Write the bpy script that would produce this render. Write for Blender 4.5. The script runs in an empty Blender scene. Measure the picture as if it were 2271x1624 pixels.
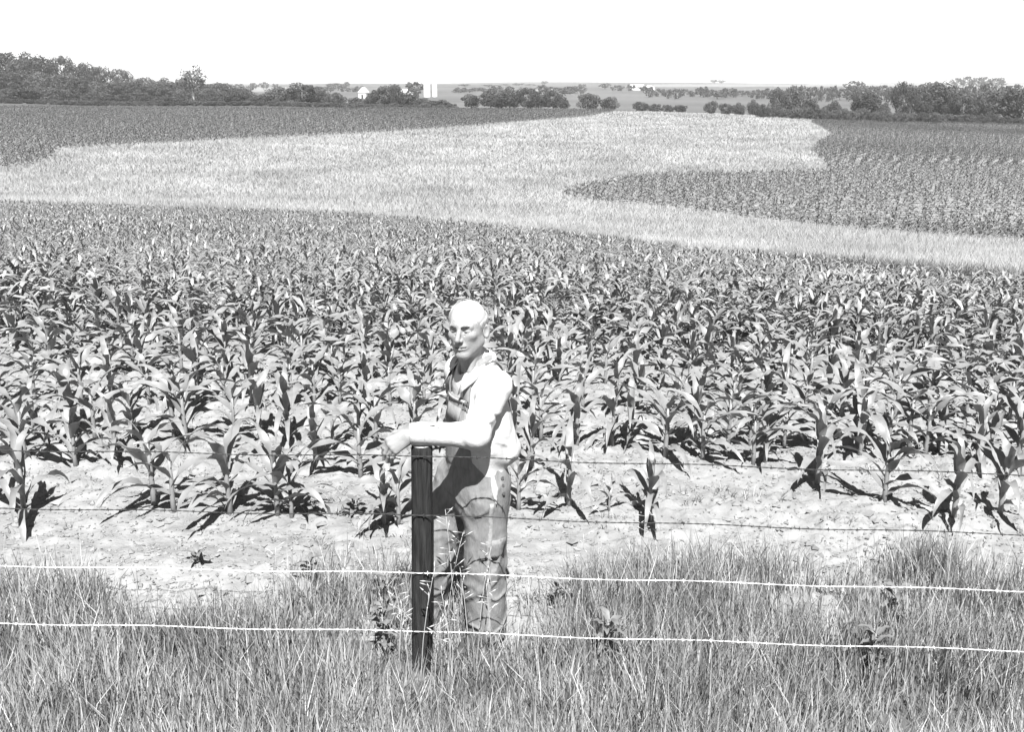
import bpy, math, random
import numpy as np
from mathutils import Matrix, Vector
rng = np.random.default_rng(7); random.seed(7)
R = math.radians
SC = bpy.context.scene
COL = SC.collection

# ------------------------------------------------------------------ camera, sky, sun, exposure
PITCH, FPX, CX, CY, CAMH = R(15.8), 2200.0, 1135.5, 812.0, 2.6      # photo measured on a 2271 x 1624 grid
cam = bpy.data.cameras.new('camera'); camo = bpy.data.objects.new('camera', cam); COL.objects.link(camo)
camo.location = (0, 0, CAMH); camo.rotation_euler = (math.pi/2 - PITCH, 0, 0)
cam.sensor_width = 36.0; cam.lens = 36.0*FPX/2271.0; cam.clip_end = 12000; cam.clip_start = 0.05
SC.camera = camo
SUN_EL, SUN_AZ = R(57), R(175)      # azimuth clockwise from +Y
W = bpy.data.worlds.new('World'); SC.world = W; W.use_nodes = True
nt = W.node_tree; nt.nodes.clear()
# black-and-white film: the sky is seen through one (green) channel
sky = nt.nodes.new('ShaderNodeTexSky'); sky.sky_type = 'NISHITA'; sky.sun_disc = False
sky.sun_elevation = SUN_EL; sky.sun_rotation = SUN_AZ; sky.dust_density = 0.0; sky.air_density = 0.6; sky.ozone_density = 0.0
bw = nt.nodes.new('ShaderNodeSeparateColor'); bg = nt.nodes.new('ShaderNodeBackground'); wo = nt.nodes.new('ShaderNodeOutputWorld')
bg.inputs[1].default_value = 0.06
nt.links.new(sky.outputs[0], bw.inputs[0]); nt.links.new(bw.outputs[1], bg.inputs[0]); nt.links.new(bg.outputs[0], wo.inputs[0])
sl = bpy.data.lights.new('sun', 'SUN'); sl.energy = 5.0; sl.angle = R(0.5); sl.color = (1, 1, 0.995)
so = bpy.data.objects.new('sun', sl); COL.objects.link(so)
sd = Vector((math.sin(SUN_AZ)*math.cos(SUN_EL), math.cos(SUN_AZ)*math.cos(SUN_EL), math.sin(SUN_EL)))
so.rotation_euler = sd.to_track_quat('Z', 'Y').to_euler(); so.location = sd*60
vs = SC.view_settings; vs.view_transform = 'Standard'; vs.look = 'None'; vs.gamma = 1; vs.use_curve_mapping = False
SC.display_settings.display_device = 'sRGB'
vs.exposure = 1.45
SC.cycles.max_bounces = 6; SC.cycles.volume_bounces = 0

# ------------------------------------------------------------------ helpers
def ray(x, y):
    u = (x-CX)/FPX; v = (CY-y)/FPX
    return np.array((u, math.cos(PITCH)+v*math.sin(PITCH), -math.sin(PITCH)+v*math.cos(PITCH)))
def P(x, y, Y):
    r = ray(x, y); return np.array((0, 0, CAMH)) + r*(Y/r[1])
TY = np.array([-60, 0, 1.2, 3.4, 6, 10, 20, 35, 50, 60, 80, 110, 150, 200, 240, 300, 450, 700, 1000, 1500, 2500, 4500, 9000.])
TZ = np.array([1, 1, .85, 0, 0, -.15, -1., -2.6, -3.75, -4.0, -4.1, -3.7, -3.0, -2.2, -2.6, -4, -4.5, -2.0, .5, 4.2, 8.5, 6, 0])
TS = np.array([-.0, -.005, -.01, -.019, -.019, -.025, -.03, -.035, -.02, 0, .005, 0, -.006, -.012, -.012, -.008, -.002, 0, 0, 0, 0, 0, 0])
_d = np.concatenate([np.linspace(-60, 400, 4601), np.linspace(401, 9000, 3000)])
def _sm(v):
    z = np.interp(_d, TY, v)
    for k in (41, 41):
        n = 4601; pad = np.pad(z[:n], k//2, mode='edge'); s = np.convolve(pad, np.ones(k)/k, 'valid')
        w = np.clip((_d[:n]-4)/8, 0, 1); z[:n] = z[:n]*(1-w) + s*w
    return z
_z, _s = _sm(TZ), _sm(TS)
def ground(x, y):
    x = np.asarray(x, float); y = np.asarray(y, float)
    xs = np.clip(x, -160, 160)
    z = np.interp(y, _d, _z) + np.interp(y, _d, _s)*xs
    z = z + 8*np.exp(-((x+185)/75)**2 - ((y-345)/75)**2)
    z = z - .016*np.clip(x-18, 0, 110)*np.clip((y-85)/85, 0, 1)*np.clip((420-y)/150, 0, 1)
    far = np.clip((y-350)/500, 0, 1)
    z = z + far*(1.6*np.sin(x/190+1)+1.1*np.sin(x/71+y/330))
    mid = np.clip((y-60)/60, 0, 1)*(1-far)
    return z + mid*.18*np.sin(x/11+y/17)
_Ys = np.concatenate([np.arange(3, 60, .1), np.arange(60, 260, .4), np.geomspace(260, 6000, 900)])
def hit(x, y, h=0.0):
    r = ray(x, y); k = _Ys/r[1]; X = r[0]*k; Z = CAMH + r[2]*k
    b = np.nonzero(Z < ground(X, _Ys)+h)[0]
    i = b[0] if len(b) else len(_Ys)-1
    return X[i], _Ys[i]
def inpoly(px, py, poly):
    px = np.asarray(px); py = np.asarray(py); c = np.zeros(px.shape, bool); n = len(poly)
    for i in range(n):
        x1, y1 = poly[i]; x2, y2 = poly[i-1]
        if y1 == y2: continue
        c ^= ((y1 > py) != (y2 > py)) & (px < (x2-x1)*(py-y1)/(y2-y1)+x1)
    return c
def densify(pts, n=6):
    out = []
    for a, b in zip(pts[:-1], pts[1:]):
        for k in range(n): t = k/n; out.append((a[0]+(b[0]-a[0])*t, a[1]+(b[1]-a[1])*t))
    return out + [pts[-1]]
def _hash(i, j, k, s):
    n = (i*374761393 + j*668265263 + k*2147483647 + s*1274126177) & 0xffffffff
    n = ((n ^ (n >> 13))*1274126177) & 0xffffffff
    return ((n ^ (n >> 16)) & 0xffff)/65535.0
def noise(x, y, z=0., s=0):
    x, y, z = np.broadcast_arrays(np.asarray(x, float), np.asarray(y, float), np.asarray(z, float))
    i, j, k = (np.floor(v).astype(np.int64) for v in (x, y, z))
    fx, fy, fz = x-i, y-j, z-k
    fx, fy, fz = (v*v*(3-2*v) for v in (fx, fy, fz)); r = 0
    for a in (0, 1):
        for b in (0, 1):
            for c in (0, 1):
                r = r + _hash(i+a, j+b, k+c, s)*(fx if a else 1-fx)*(fy if b else 1-fy)*(fz if c else 1-fz)
    return r*2-1
def fbm(x, y, z=0., o=4, s=0):
    r = 0; a = 1.
    for q in range(o): r = r + a*noise(x*2**q, y*2**q, np.asarray(z)*2**q, s+q); a *= .5
    return r

def mesh(name, V, F, mats, smooth=False, mi=None):
    """V (n,3); F list of (m,k) index arrays"""
    me = bpy.data.meshes.new(name); V = np.ascontiguousarray(V, np.float32)
    F = [np.asarray(f, np.int32) for f in F if len(f)]
    me.vertices.add(len(V)); me.vertices.foreach_set('co', V.ravel())
    lv = np.concatenate([f.ravel() for f in F]); tot = np.concatenate([np.full(len(f), f.shape[1], np.int32) for f in F])
    st = np.concatenate([[0], np.cumsum(tot)[:-1]]).astype(np.int32)
    me.loops.add(len(lv)); me.loops.foreach_set('vertex_index', lv)
    me.polygons.add(len(tot)); me.polygons.foreach_set('loop_start', st); me.polygons.foreach_set('loop_total', tot)
    if mi is not None: me.polygons.foreach_set('material_index', np.asarray(mi, np.int32))
    me.polygons.foreach_set('use_smooth', np.full(len(tot), smooth))
    for m in (mats if isinstance(mats, (list, tuple)) else [mats]): me.materials.append(m)
    me.update(calc_edges=True); me.validate()
    return me
def link(name, me, parent=None, loc=None, rz=0, sc=1):
    o = bpy.data.objects.new(name, me); COL.objects.link(o)
    if parent is not None: o.parent = parent
    if loc is not None: o.location = [float(v) for v in loc]
    if rz: o.rotation_euler = (0, 0, rz)
    if sc != 1: o.scale = (sc, sc, sc) if np.isscalar(sc) else sc
    return o
def tag(o, label=None, cat=None, group=None, kind=None):
    if label: o['label'] = label
    if cat: o['category'] = cat
    if group: o['group'] = group
    if kind: o['kind'] = kind
    return o
class Geo:
    def __init__(s): s.V = []; s.F = {}; s.n = 0
    def add(s, V, F):
        V = np.asarray(V, float); s.V.append(V)
        for f in F:
            f = np.asarray(f)
            if len(f): s.F.setdefault(f.shape[1], []).append(f+s.n)
        s.n += len(V)
    def arrays(s): return np.concatenate(s.V), [np.concatenate(v) for v in s.F.values()]
    def mesh(s, name, mat, smooth=False): V, F = s.arrays(); return mesh(name, V, F, mat, smooth)
def tube(pts, rad, n=8, cap=True):
    pts = np.asarray(pts, float); m = len(pts); rad = np.broadcast_to(rad, (m,))
    T = np.gradient(pts, axis=0); T /= np.linalg.norm(T, axis=1)[:, None]+1e-9
    ref = np.array((0, 0, 1.)) if abs(T[0][2]) < .9 else np.array((1., 0, 0))
    V = []; 
    for k in range(m):
        a = np.cross(T[k], ref); a /= np.linalg.norm(a)+1e-9; b = np.cross(T[k], a); ref = ref if True else b
        an = np.arange(n)*2*math.pi/n
        V.append(pts[k]+rad[k]*(np.cos(an)[:, None]*a+np.sin(an)[:, None]*b))
    V = np.concatenate(V); q = []
    for k in range(m-1):
        for j in range(n): q.append((k*n+j, k*n+(j+1) % n, (k+1)*n+(j+1) % n, (k+1)*n+j))
    F = [np.array(q)]
    if cap:
        V = np.concatenate([V, pts[:1], pts[-1:]]); t = []
        for j in range(n): t += [(m*n, (j+1) % n, j), (m*n+1, (m-1)*n+j, (m-1)*n+(j+1) % n)]
        F.append(np.array(t))
    return V, F
def boxg(c, s):
    c = np.array(c, float); s = np.array(s, float)/2
    V = np.array([(x, y, z) for x in (-1, 1) for y in (-1, 1) for z in (-1, 1)])*s+c
    return V, [np.array([(0, 1, 3, 2), (4, 6, 7, 5), (0, 4, 5, 1), (2, 3, 7, 6), (0, 2, 6, 4), (1, 5, 7, 3)])]

# ------------------------------------------------------------------ materials (the photograph is black and white: all greys)
def mat(name, base, rough=.8, var=.0, scale=5., isl=.0, bump=.0, bscale=40., trans=0., spec=.3, stretch=None, var2=0., scale2=.3, metal=0.):
    m = bpy.data.materials.new(name); m.use_nodes = True; N = m.node_tree.nodes; L = m.node_tree.links
    b = N['Principled BSDF']; b.inputs['Roughness'].default_value = rough; b.inputs['Specular IOR Level'].default_value = spec
    b.inputs['Metallic'].default_value = metal
    val = N.new('ShaderNodeValue'); val.outputs[0].default_value = base; cur = val.outputs[0]
    tc = N.new('ShaderNodeTexCoord')
    def mul(sock, lo, hi):
        nonlocal cur
        mr = N.new('ShaderNodeMapRange'); mr.inputs['To Min'].default_value = lo; mr.inputs['To Max'].default_value = hi
        L.new(sock, mr.inputs['Value']); mu = N.new('ShaderNodeMath'); mu.operation = 'MULTIPLY'
        L.new(cur, mu.inputs[0]); L.new(mr.outputs[0], mu.inputs[1]); cur = mu.outputs[0]
        return mr
    def tex(sc, det=4):
        t = N.new('ShaderNodeTexNoise'); t.inputs['Scale'].default_value = sc; t.inputs['Detail'].default_value = det
        if stretch:
            mp = N.new('ShaderNodeMapping'); mp.inputs['Scale'].default_value = stretch
            L.new(tc.outputs['Object'], mp.inputs[0]); L.new(mp.outputs[0], t.inputs[0])
        else: L.new(tc.outputs['Object'], t.inputs[0])
        return t.outputs[0]
    if var:
        mr = mul(tex(scale), 1-var, 1+var); mr.inputs['From Min'].default_value = .3; mr.inputs['From Max'].default_value = .7
    if var2:
        mr = mul(tex(scale2, 3), 1-var2, 1+var2); mr.inputs['From Min'].default_value = .3; mr.inputs['From Max'].default_value = .7
    if isl:
        g = N.new('ShaderNodeNewGeometry'); mul(g.outputs['Random Per Island'], 1-isl, 1+isl)
    L.new(cur, b.inputs['Base Color'])
    if bump:
        bn = N.new('ShaderNodeBump'); bn.inputs['Strength'].default_value = bump; bn.inputs['Distance'].default_value = .01
        L.new(tex(bscale, 6), bn.inputs['Height']); L.new(bn.outputs[0], b.inputs['Normal'])
    if trans:
        tr = N.new('ShaderNodeBsdfTranslucent'); mx = N.new('ShaderNodeMixShader'); mx.inputs[0].default_value = trans
        L.new(cur, tr.inputs[0]); L.new(b.outputs[0], mx.inputs[1]); L.new(tr.outputs[0], mx.inputs[2])
        L.new(mx.outputs[0], N['Material Output'].inputs['Surface'])
    return m
M = dict(
    soil=mat('soil', .215, .95, .2, 9, bump=1.0, bscale=45, var2=.12, scale2=.8, spec=.1),
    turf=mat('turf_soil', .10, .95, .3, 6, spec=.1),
    oat_ground=mat('oat_ground', .235, .95, .12, .25, var2=.1, scale2=.05, spec=.1),
    far=mat('far_land', .105, .95, .2, .012, var2=.25, scale2=.005, spec=.1),
    far_light=mat('far_pale_field', .20, .95, .08, .03, spec=.1),
    far_dark=mat('far_crop_field', .085, .95, .12, .05, spec=.1),
    corn=mat('corn_leaf', .17, .42, .16, 14, isl=.45, trans=.03, spec=.45),
    stalk=mat('corn_stalk', .2, .5, .15, 10, spec=.4),
    corn_far=mat('corn_leaf_far', .062, .6, isl=.4, trans=.03, spec=.3),
    grass=mat('grass_blade', .235, .55, .3, 2.2, isl=.6, trans=.15, spec=.3),
    drygrass=mat('dry_grass', .42, .7, isl=.25, trans=.15, spec=.2),
    oat=mat('oat_blade', .325, .8, isl=.09, trans=.25, spec=.2, var=.22, scale=.16),
    weed=mat('weed_leaf', .14, .55, isl=.3, trans=.1, spec=.4),
    clod=mat('clod', .19, .95, .15, 20, isl=.2, spec=.1),
    leaf=mat('tree_leaf', .05, .6, isl=.3, trans=.08, spec=.3),
    leaf2=mat('tree_leaf_pale', .075, .6, isl=.3, trans=.08, spec=.3),
    bark=mat('bark', .12, .9, .3, 6), palebark=mat('pale_bark', .5, .9, .2, 3),
    post=mat('creosoted_wood', .03, .95, .45, 12, bump=1.0, bscale=22, spec=.06, stretch=(6, 6, .5)),
    postend=mat('weathered_end_grain', .42, .9, .3, 60),
    wire=mat('rusty_wire', .035, .7, .3, 60, metal=0, spec=.3), wire2=mat('galvanised_wire', .85, .35, .1, 60, spec=.8),
    skin=mat('skin', .25, .5, .12, 26, bump=.15, bscale=150, spec=.35),
    pale_skin=mat('untanned_skin', .40, .5, .06, 26, bump=.12, bscale=150, spec=.35),
    hair=mat('grey_hair', .28, .6, .3, 120, bump=.5, bscale=300), brow=mat('eyebrow', .07, .8, .3, 200),
    eye=mat('eye', .12, .2), lip=mat('lip', .3, .5),
    shirt=mat('white_cotton', .48, .85, .03, 20, bump=.15, bscale=90, spec=.1),
    denim=mat('faded_denim', .20, .9, .16, 60, bump=.25, bscale=160, var2=.10, scale2=12, stretch=(1, 1, .35), spec=.1),
    seam=mat('denim_stitching', .29, .9, .2, 90), metal=mat('brass_button', .35, .35, metal=.8), boot=mat('boot_leather', .05, .6, .3, 30, bump=.3),
    white=mat('white_paint', .8, .7, .06, .5), roofm=mat('pale_roof', .6, .6, .1, .6), darkgap=mat('dark_boards', .05, .8, .2, 1),
)

# ------------------------------------------------------------------ fields: photo outlines carried onto the land
near_edge = [(-260, 434), (78, 440), (500, 455), (800, 464), (1000, 480), (1300, 512), (1600, 542), (1900, 566), (2178, 592), (2500, 624)]
strip_far = [(2500, 534), (2178, 512), (1900, 492), (1700, 470), (1450, 442), (1300, 430), (1250, 415)]
wedge_top = [(1250, 415), (1400, 386), (1560, 379), (1842, 373)]
wiggle = [(1842, 373), (1822, 350), (1800, 330), (1815, 312), (1846, 295), (1818, 278), (1800, 268), (1812, 258)]
oat_top = [(1812, 258), (1600, 247), (1360, 243)]
oat_left = [(1360, 243), (1300, 253), (900, 284), (500, 303), (130, 321), (108, 345), (60, 358), (-260, 385)]
top_left = [(-260, 234), (78, 235), (600, 238), (1000, 240), (1360, 243)]
top_right = [(1812, 255), (2000, 260), (2178, 269), (2500, 286)]
def world(pts, h, n=5): return [hit(x, y, h) for x, y in densify(pts, n)]
W_near = world(near_edge, .38, 8)
W_oat = world(near_edge, .38) + world(strip_far, .5) + world(wedge_top, .3) + world(wiggle, .3) + world(oat_top, .4) + world(oat_left, .5)
W_ul = world(top_left, .3) + world(oat_left, .5)
W_rt = world(strip_far, .4)[::-1][:0] + world(wedge_top, .3) + world(wiggle, .3) + world(top_right, .3) + world(strip_far, .5)
NEARX = np.array([p[0] for p in W_near]); NEARY = np.array([p[1] for p in W_near])
o_ = np.argsort(NEARX); NEARX = NEARX[o_]; NEARY = NEARY[o_]
def near_limit(x): return np.interp(x, NEARX, NEARY)
def grass_limit(x): return 4.40 + .32*np.exp(-((np.asarray(x)+.35)/.6)**2) + .52*np.clip((np.asarray(x)-.2)/.6, 0, 1) + .14*noise(np.asarray(x)*2.2, 0, s=31)+.07*noise(np.asarray(x)*7, 0, s=32) + .12*np.clip(-x-1, 0, 1)

# ------------------------------------------------------------------ the ground sheet
gy = np.concatenate([np.arange(-40, 0, 4), np.arange(0, 14, .25), np.arange(14, 70, .7), np.arange(70, 260, 1.6), np.geomspace(260, 6500, 110)])
gu = np.linspace(-1, 1, 221)
hw = np.clip(gy, 12, None)*.95+14
GX = gu[None, :]*hw[:, None]; GY = np.repeat(gy[:, None], len(gu), 1); GZ = ground(GX, GY)
ny, nx = GX.shape; idx = np.arange(ny*nx).reshape(ny, nx)
Q = np.stack([idx[:-1, :-1], idx[:-1, 1:], idx[1:, 1:], idx[1:, :-1]], -1).reshape(-1, 4)
fx = (GX[:-1, :-1]+GX[1:, 1:]+GX[:-1, 1:]+GX[1:, :-1]).ravel()/4; fy = (GY[:-1, :-1]+GY[1:, 1:]).ravel()/2
mi = np.zeros(len(Q), int)
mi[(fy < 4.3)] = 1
mi[inpoly(fx, fy, W_oat)] = 2
mi[(fy > 60) & ~inpoly(fx, fy, W_oat) & ~inpoly(fx, fy, W_rt) & ~inpoly(fx, fy, W_ul)] = 3
mi[(mi == 3) & (fy < 300)] = 5
def farpoly(pts): return [hit(x, y) for x, y in densify(pts, 4)]
pale = [[(1440, 187), (2300, 183), (2300, 188), (1850, 192), (1440, 192.5)], [(2060, 188), (2300, 186), (2300, 200), (2100, 198)], [(500, 194), (640, 193), (660, 202), (510, 203)], [(1150, 196), (1260, 195), (1270, 201), (1160, 202)]]
darkf = [[(1400, 210), (1760, 206), (1760, 236), (1400, 238)], [(990, 207), (1300, 207), (1300, 238), (990, 238)]]
for pl in pale: mi[inpoly(fx, fy, farpoly(pl)) & (fy > 250)] = 4
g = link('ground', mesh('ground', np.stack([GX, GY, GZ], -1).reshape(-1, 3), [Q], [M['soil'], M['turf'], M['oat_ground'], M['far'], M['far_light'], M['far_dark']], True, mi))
tag(g, kind='structure')

# detailed soil of the near field: real clods and furrows
sx = np.concatenate([np.arange(-8, -4.7, .08), np.arange(-4.7, 4.7, .023), np.arange(4.7, 8, .08)]); sy = 4.2*np.exp(np.linspace(0, math.log(11.5/4.2), 250))
SX, SY = np.meshgrid(sx, sy)
def cells(x, y, s_):
    i, j = np.floor(x).astype(np.int64), np.floor(y).astype(np.int64); best = np.full(x.shape, -9.)
    for a in (-1, 0, 1):
        for b in (-1, 0, 1):
            ci, cj = i+a, j+b; r1 = _hash(ci, cj, 0*ci, s_); r2 = _hash(ci, cj, 0*ci+1, s_); r3 = _hash(ci, cj, 0*ci+2, s_)
            dd_ = np.hypot(x-ci-r1, (y-cj-r2)*1.15); best = np.maximum(best, np.where(r3 > .35, r3*(1-(dd_/(.35+.3*r3))**2), -9))
    return np.clip(best, 0, 1)
def soil_h(x, y):
    patch = .35+.65*np.clip(noise(x*.9, y*.9, s=6)+.55, 0, 1)
    rough = fbm(x*6, y*6, o=4, s=3)*.014 + (cells(x*6.5+.3*noise(x*9, y*9, s=1), y*6.5, 40)*.055 + cells(x*14, y*14+.3*noise(x*20, y*20, s=2), 41)*.036)*patch + noise(x*1.2, y*1.2, s=4)*.02
    row = .012*np.cos((y-5.75)*2*math.pi/.95)
    return .035 + rough + row
edge = np.clip(np.minimum.reduce([(SX+8)/1., (7.9-SX)/1., (SY-4.2)/.2, (11.4-SY)/2]), 0, 1)
SZ = ground(SX, SY) + soil_h(SX, SY)*edge + (edge-1)*.03
ny, nx = SX.shape; idx = np.arange(ny*nx).reshape(ny, nx)
Q = np.stack([idx[:-1, :-1], idx[:-1, 1:], idx[1:, 1:], idx[1:, :-1]], -1).reshape(-1, 4)
tag(link('ploughed_soil', mesh('ploughed_soil', np.stack([SX, SY, SZ], -1).reshape(-1, 3), [Q], M['soil'], True)), kind='structure')
def topz(x, y): return ground(x, y) + np.where((np.abs(x) < 7) & (y > 4.4) & (y < 9.4), soil_h(np.asarray(x, float), np.asarray(y, float)), 0)

# ------------------------------------------------------------------ vectorised scattering
def scatter(protos, pos, rot, scl, pick, name, mats, smooth=False, tilt=None):
    Gm = Geo()
    for k, (V, F) in enumerate(protos):
        s = pick == k
        if not s.any(): continue
        p, r, c = pos[s], rot[s], scl[s]; n = len(p); m = len(V)
        ca, sa = np.cos(r)[:, None], np.sin(r)[:, None]
        X = (V[None, :, 0]*ca - V[None, :, 1]*sa)*c[:, None]; Y = (V[None, :, 0]*sa + V[None, :, 1]*ca)*c[:, None]; Z = V[None, :, 2]*c[:, None]
        VV = np.stack([X+p[:, :1], Y+p[:, 1:2], Z+p[:, 2:]], -1).reshape(-1, 3)
        off = (np.arange(n)*m)[:, None, None]
        Gm.add(VV, [(f[None]+off).reshape(-1, f.shape[1]) for f in F])
    return Gm.mesh(name, mats, smooth)
def blades(pos, h, w, az, lean, nseg=3, face=None):
    n = len(pos); d = np.stack([np.cos(az), np.sin(az), 0*az], -1)
    fa = rng.uniform(0, 2*math.pi, n) if face is None else face
    s = np.stack([np.cos(fa), np.sin(fa), 0*fa], -1); rows = []
    for k in range(nseg+1):
        t = k/nseg
        c = pos + d*(lean*h*t**1.8)[:, None]; c[:, 2] += h*t*(1-.35*np.minimum(lean, 1.2)*t)
        if k == nseg: rows.append(c[:, None])
        else:
            ww = (w*(1-.75*t**1.5)/2)[:, None]; rows.append(np.stack([c-s*ww, c+s*ww], 1))
    V = np.concatenate(rows, 1); m = V.shape[1]; b = (np.arange(n)*m)[:, None]
    F = []
    for k in range(nseg-1): F.append(b+np.array([[2*k, 2*k+1, 2*k+3, 2*k+2]]))
    k = nseg-1
    return V.reshape(-1, 3), [np.concatenate(F) if F else np.zeros((0, 4), int), b+np.array([[2*k, 2*k+1, 2*k+2]])]

# ------------------------------------------------------------------ corn
def corn_leaf(az, h0, L, Wd, e0, bend, twist, n=9, across=2, wav=.5, seed=0):
    rr = np.random.default_rng(seed)
    d = np.array((math.cos(az), math.sin(az), 0)); side0 = np.array((-math.sin(az), math.cos(az), 0)); up = np.array((0, 0, 1.))
    p = np.array((0, 0, h0)) + d*.008; V = []; ph = rr.uniform(0, 6); sway = rr.uniform(-.5, .5)
    for k in range(n+1):
        t = k/n; th = e0 - bend*t**1.4
        dd = d*math.cos(sway*t)+side0*math.sin(sway*t); sd_ = -d*math.sin(sway*t)+side0*math.cos(sway*t)
        tan = dd*math.cos(th)+up*math.sin(th); nor = -dd*math.sin(th)+up*math.cos(th)
        if k: p = p + tan*L/n
        tw = twist*t; s = sd_*math.cos(tw)+nor*math.sin(tw); nn = -sd_*math.sin(tw)+nor*math.cos(tw)
        w = Wd*min(1, .55+t*1.9)*max(0., 1-t**1.7)**.8/2
        f = .45*(1-.6*t)
        wv = wav*w*math.sin(ph+t*13)
        if across == 2: V += [p-s*w*.92+nn*(w*f+wv), p, p+s*w*.92+nn*(w*f-wv)]
        else: V += [p-s*w, p+s*w]
    c = across+1; V = np.array(V) if across == 2 else np.array(V); c = 3 if across == 2 else 2
    q = [(k*c+j, k*c+j+1, (k+1)*c+j+1, (k+1)*c+j) for k in range(n) for j in range(c-1)]
    return V, [np.array(q)]
def corn_spec(seed, nl):
    r = random.Random(seed); az0 = r.uniform(0, 6.28); out = []
    for i in range(nl):
        t = i/(nl-1)
        az = az0 + i*math.pi + r.uniform(-.45, .45)
        h0 = .06 + .30*t
        L = (.30+.22*math.sin(math.pi*min(1, .25+t*.62)))*r.uniform(.85, 1.1)
        if t > .95: L *= .7
        e0 = R(44+32*t + r.uniform(-10, 10)); bend = R(r.uniform(95, 170)*(1-.45*t))
        Wd = (.045+.026*math.sin(math.pi*min(1, .2+t*.65)))*r.uniform(.9, 1.12)
        out.append((az, h0, L, Wd, e0, bend, r.uniform(-.9, .9), r.uniform(.35, .8), seed*100+i))
    return out
def corn_proto(seed, nl, n, across, stalk=True, boost=1., lk=1.):
    Gm = Geo()
    for (az, h0, L, Wd, e0, bend, tw, wav, sdd) in corn_spec(seed, nl):
        Gm.add(*corn_leaf(az, h0, L*lk, Wd*boost, e0, bend, tw, n, across, wav, sdd))
    if stalk: Gm.add(*tube([(0, 0, -.03), (0, 0, .18), (0, 0, .36)], [.016, .014, .008], 5, False))
    return Gm.arrays()
# individual plants: six kinds, every leaf a part
KINDS = []
for k in range(8):
    nl = [8, 9, 8, 7, 9, 8, 6, 8][k]
    leaves = [mesh('corn_leaf', *corn_leaf(a, h0, L, Wd, e0, b, tw, 9, 2, wv, sdd), M['corn'], True) for (a, h0, L, Wd, e0, b, tw, wv, sdd) in corn_spec(k+1, nl)]
    V, F = tube([(0, 0, -.04), (.004, 0, .1), (-.003, .003, .22), (0, 0, .38)], [.018, .016, .014, .008], 7)
    KINDS.append((mesh('corn_stalk', V, F, M['stalk'], True), leaves))
def place_corn(x, y, k, rz, s, label, group):
    r = link('corn_plant', None, None, (x, y, topz(x, y)-.01), rz, s)
    tag(r, label, 'corn plant', group)
    link('stalk', KINDS[k][0], r)
    for lm in KINDS[k][1]: link('leaf', lm, r)
    return r
front = [(60, 1165, 1.05), (345, 1152, 1.12), (388, 1158, 1.0), (512, 1162, 1.1), (618, 1172, 1.02), (648, 1165, .85), (852, 1180, .8), (885, 1186, .85), (1150, 1165, .8), (1262, 1148, .98), (1350, 1168, .45), (1440, 1172, .92), (1958, 1140, 1.0), (2112, 1178, 1.0), (2215, 1165, 1.0), (-25, 1160, 1.05)]
second = [(60, 1050, 1.), (170, 1050, .9), (260, 1040, .9), (700, 1045, .95), (800, 1068, 1.05), (1180, 1062, .9), (1475, 1046, 1.05), (1556, 1046, 1.), (1668, 1052, .95), (1695, 1040, .9), (1812, 1092, 1.08), (1905, 1025, .95), (2050, 1030, 1.), (2165, 1040, 1.), (2255, 1045, 1.), (-10, 1040, 1.)]
ORD = ['first', 'second', 'third', 'fourth', 'fifth', 'sixth', 'seventh', 'eighth', 'ninth', 'tenth', 'eleventh', 'twelfth', 'thirteenth', 'fourteenth', 'fifteenth', 'sixteenth', 'seventeenth', 'eighteenth']
cnt = 0
for ri, lst in enumerate((front, second)):
    for i, (px, py, s) in enumerate(lst):
        x, y = hit(px, py)
        lab = 'young corn plant in the open %s row behind the wire fence' % ORD[ri]
        if ri == 0 and s < .6: lab = 'stunted little corn seedling in the first row behind the fence'
        place_corn(x, y, (i*3+ri) % 8, rng.uniform(0, 6.28), s*.98, lab, 'corn plants in the %s row' % ORD[ri]); cnt += 1
row_y = 7.0; ri = 2; stuff_pos = []
rows_done = False
while row_y < 75:
    half = row_y*.56+1.5
    xs = np.arange(-half, half, (.235 if row_y < 10 else .15))+rng.uniform(0, .3); xs = xs+rng.normal(0, .045, len(xs))
    ys = row_y + .08*np.sin(xs*.4+row_y)+rng.normal(0, .06, len(xs)) + (row_y-7)*.006*xs*0
    keep = (ys < near_limit(xs)-.2) & (rng.random(len(xs)) > .05); xs, ys = xs[keep], ys[keep]
    if cnt + len(xs) <= 325 and ri < len(ORD):
        for x, y in zip(xs, ys):
            place_corn(x, y, int(rng.integers(8)), rng.uniform(0, 6.28), rng.uniform(.80, 1.10), 'leafy corn plant in the %s row from the wire fence' % ORD[ri], 'corn plants in the %s row' % ORD[ri]); cnt += 1
    else: stuff_pos.append(np.stack([xs, ys], -1))
    row_y += .9 if row_y < 10 else .66; ri += 1
sp = np.concatenate(stuff_pos); sp = np.column_stack([sp, ground(sp[:, 0], sp[:, 1])])
d_ = sp[:, 1] < 14
pro_a = [corn_proto(20+k, 9, 4, 2, True, .92, .85) for k in range(12)]
pro_b = [corn_proto(40+k, 8, 3, 1, False, .95, .85) for k in range(12)]
for nm, s, pr in (('corn_rows', d_, pro_a), ('distant_corn_rows', ~d_, pro_b)):
    q = sp[s]; n = len(q)
    o = link(nm, scatter(pr, q, rng.uniform(0, 6.28, n), rng.uniform(.82, 1.18, n)*np.clip(1.02-.03*(q[:, 1]-10), .66, 1)*(1+.15*noise(q[:, 0]*.25, q[:, 1]*.25, s=5)), rng.integers(0, 12, n), nm, M['corn'], True))
    tag(o, 'mass of leafy young corn filling the near field down the slope' if nm == 'corn_rows' else 'close-set corn at the foot of the slope beside the pale strip', 'corn', kind='stuff')
print('corn near', cnt, len(sp))
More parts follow.
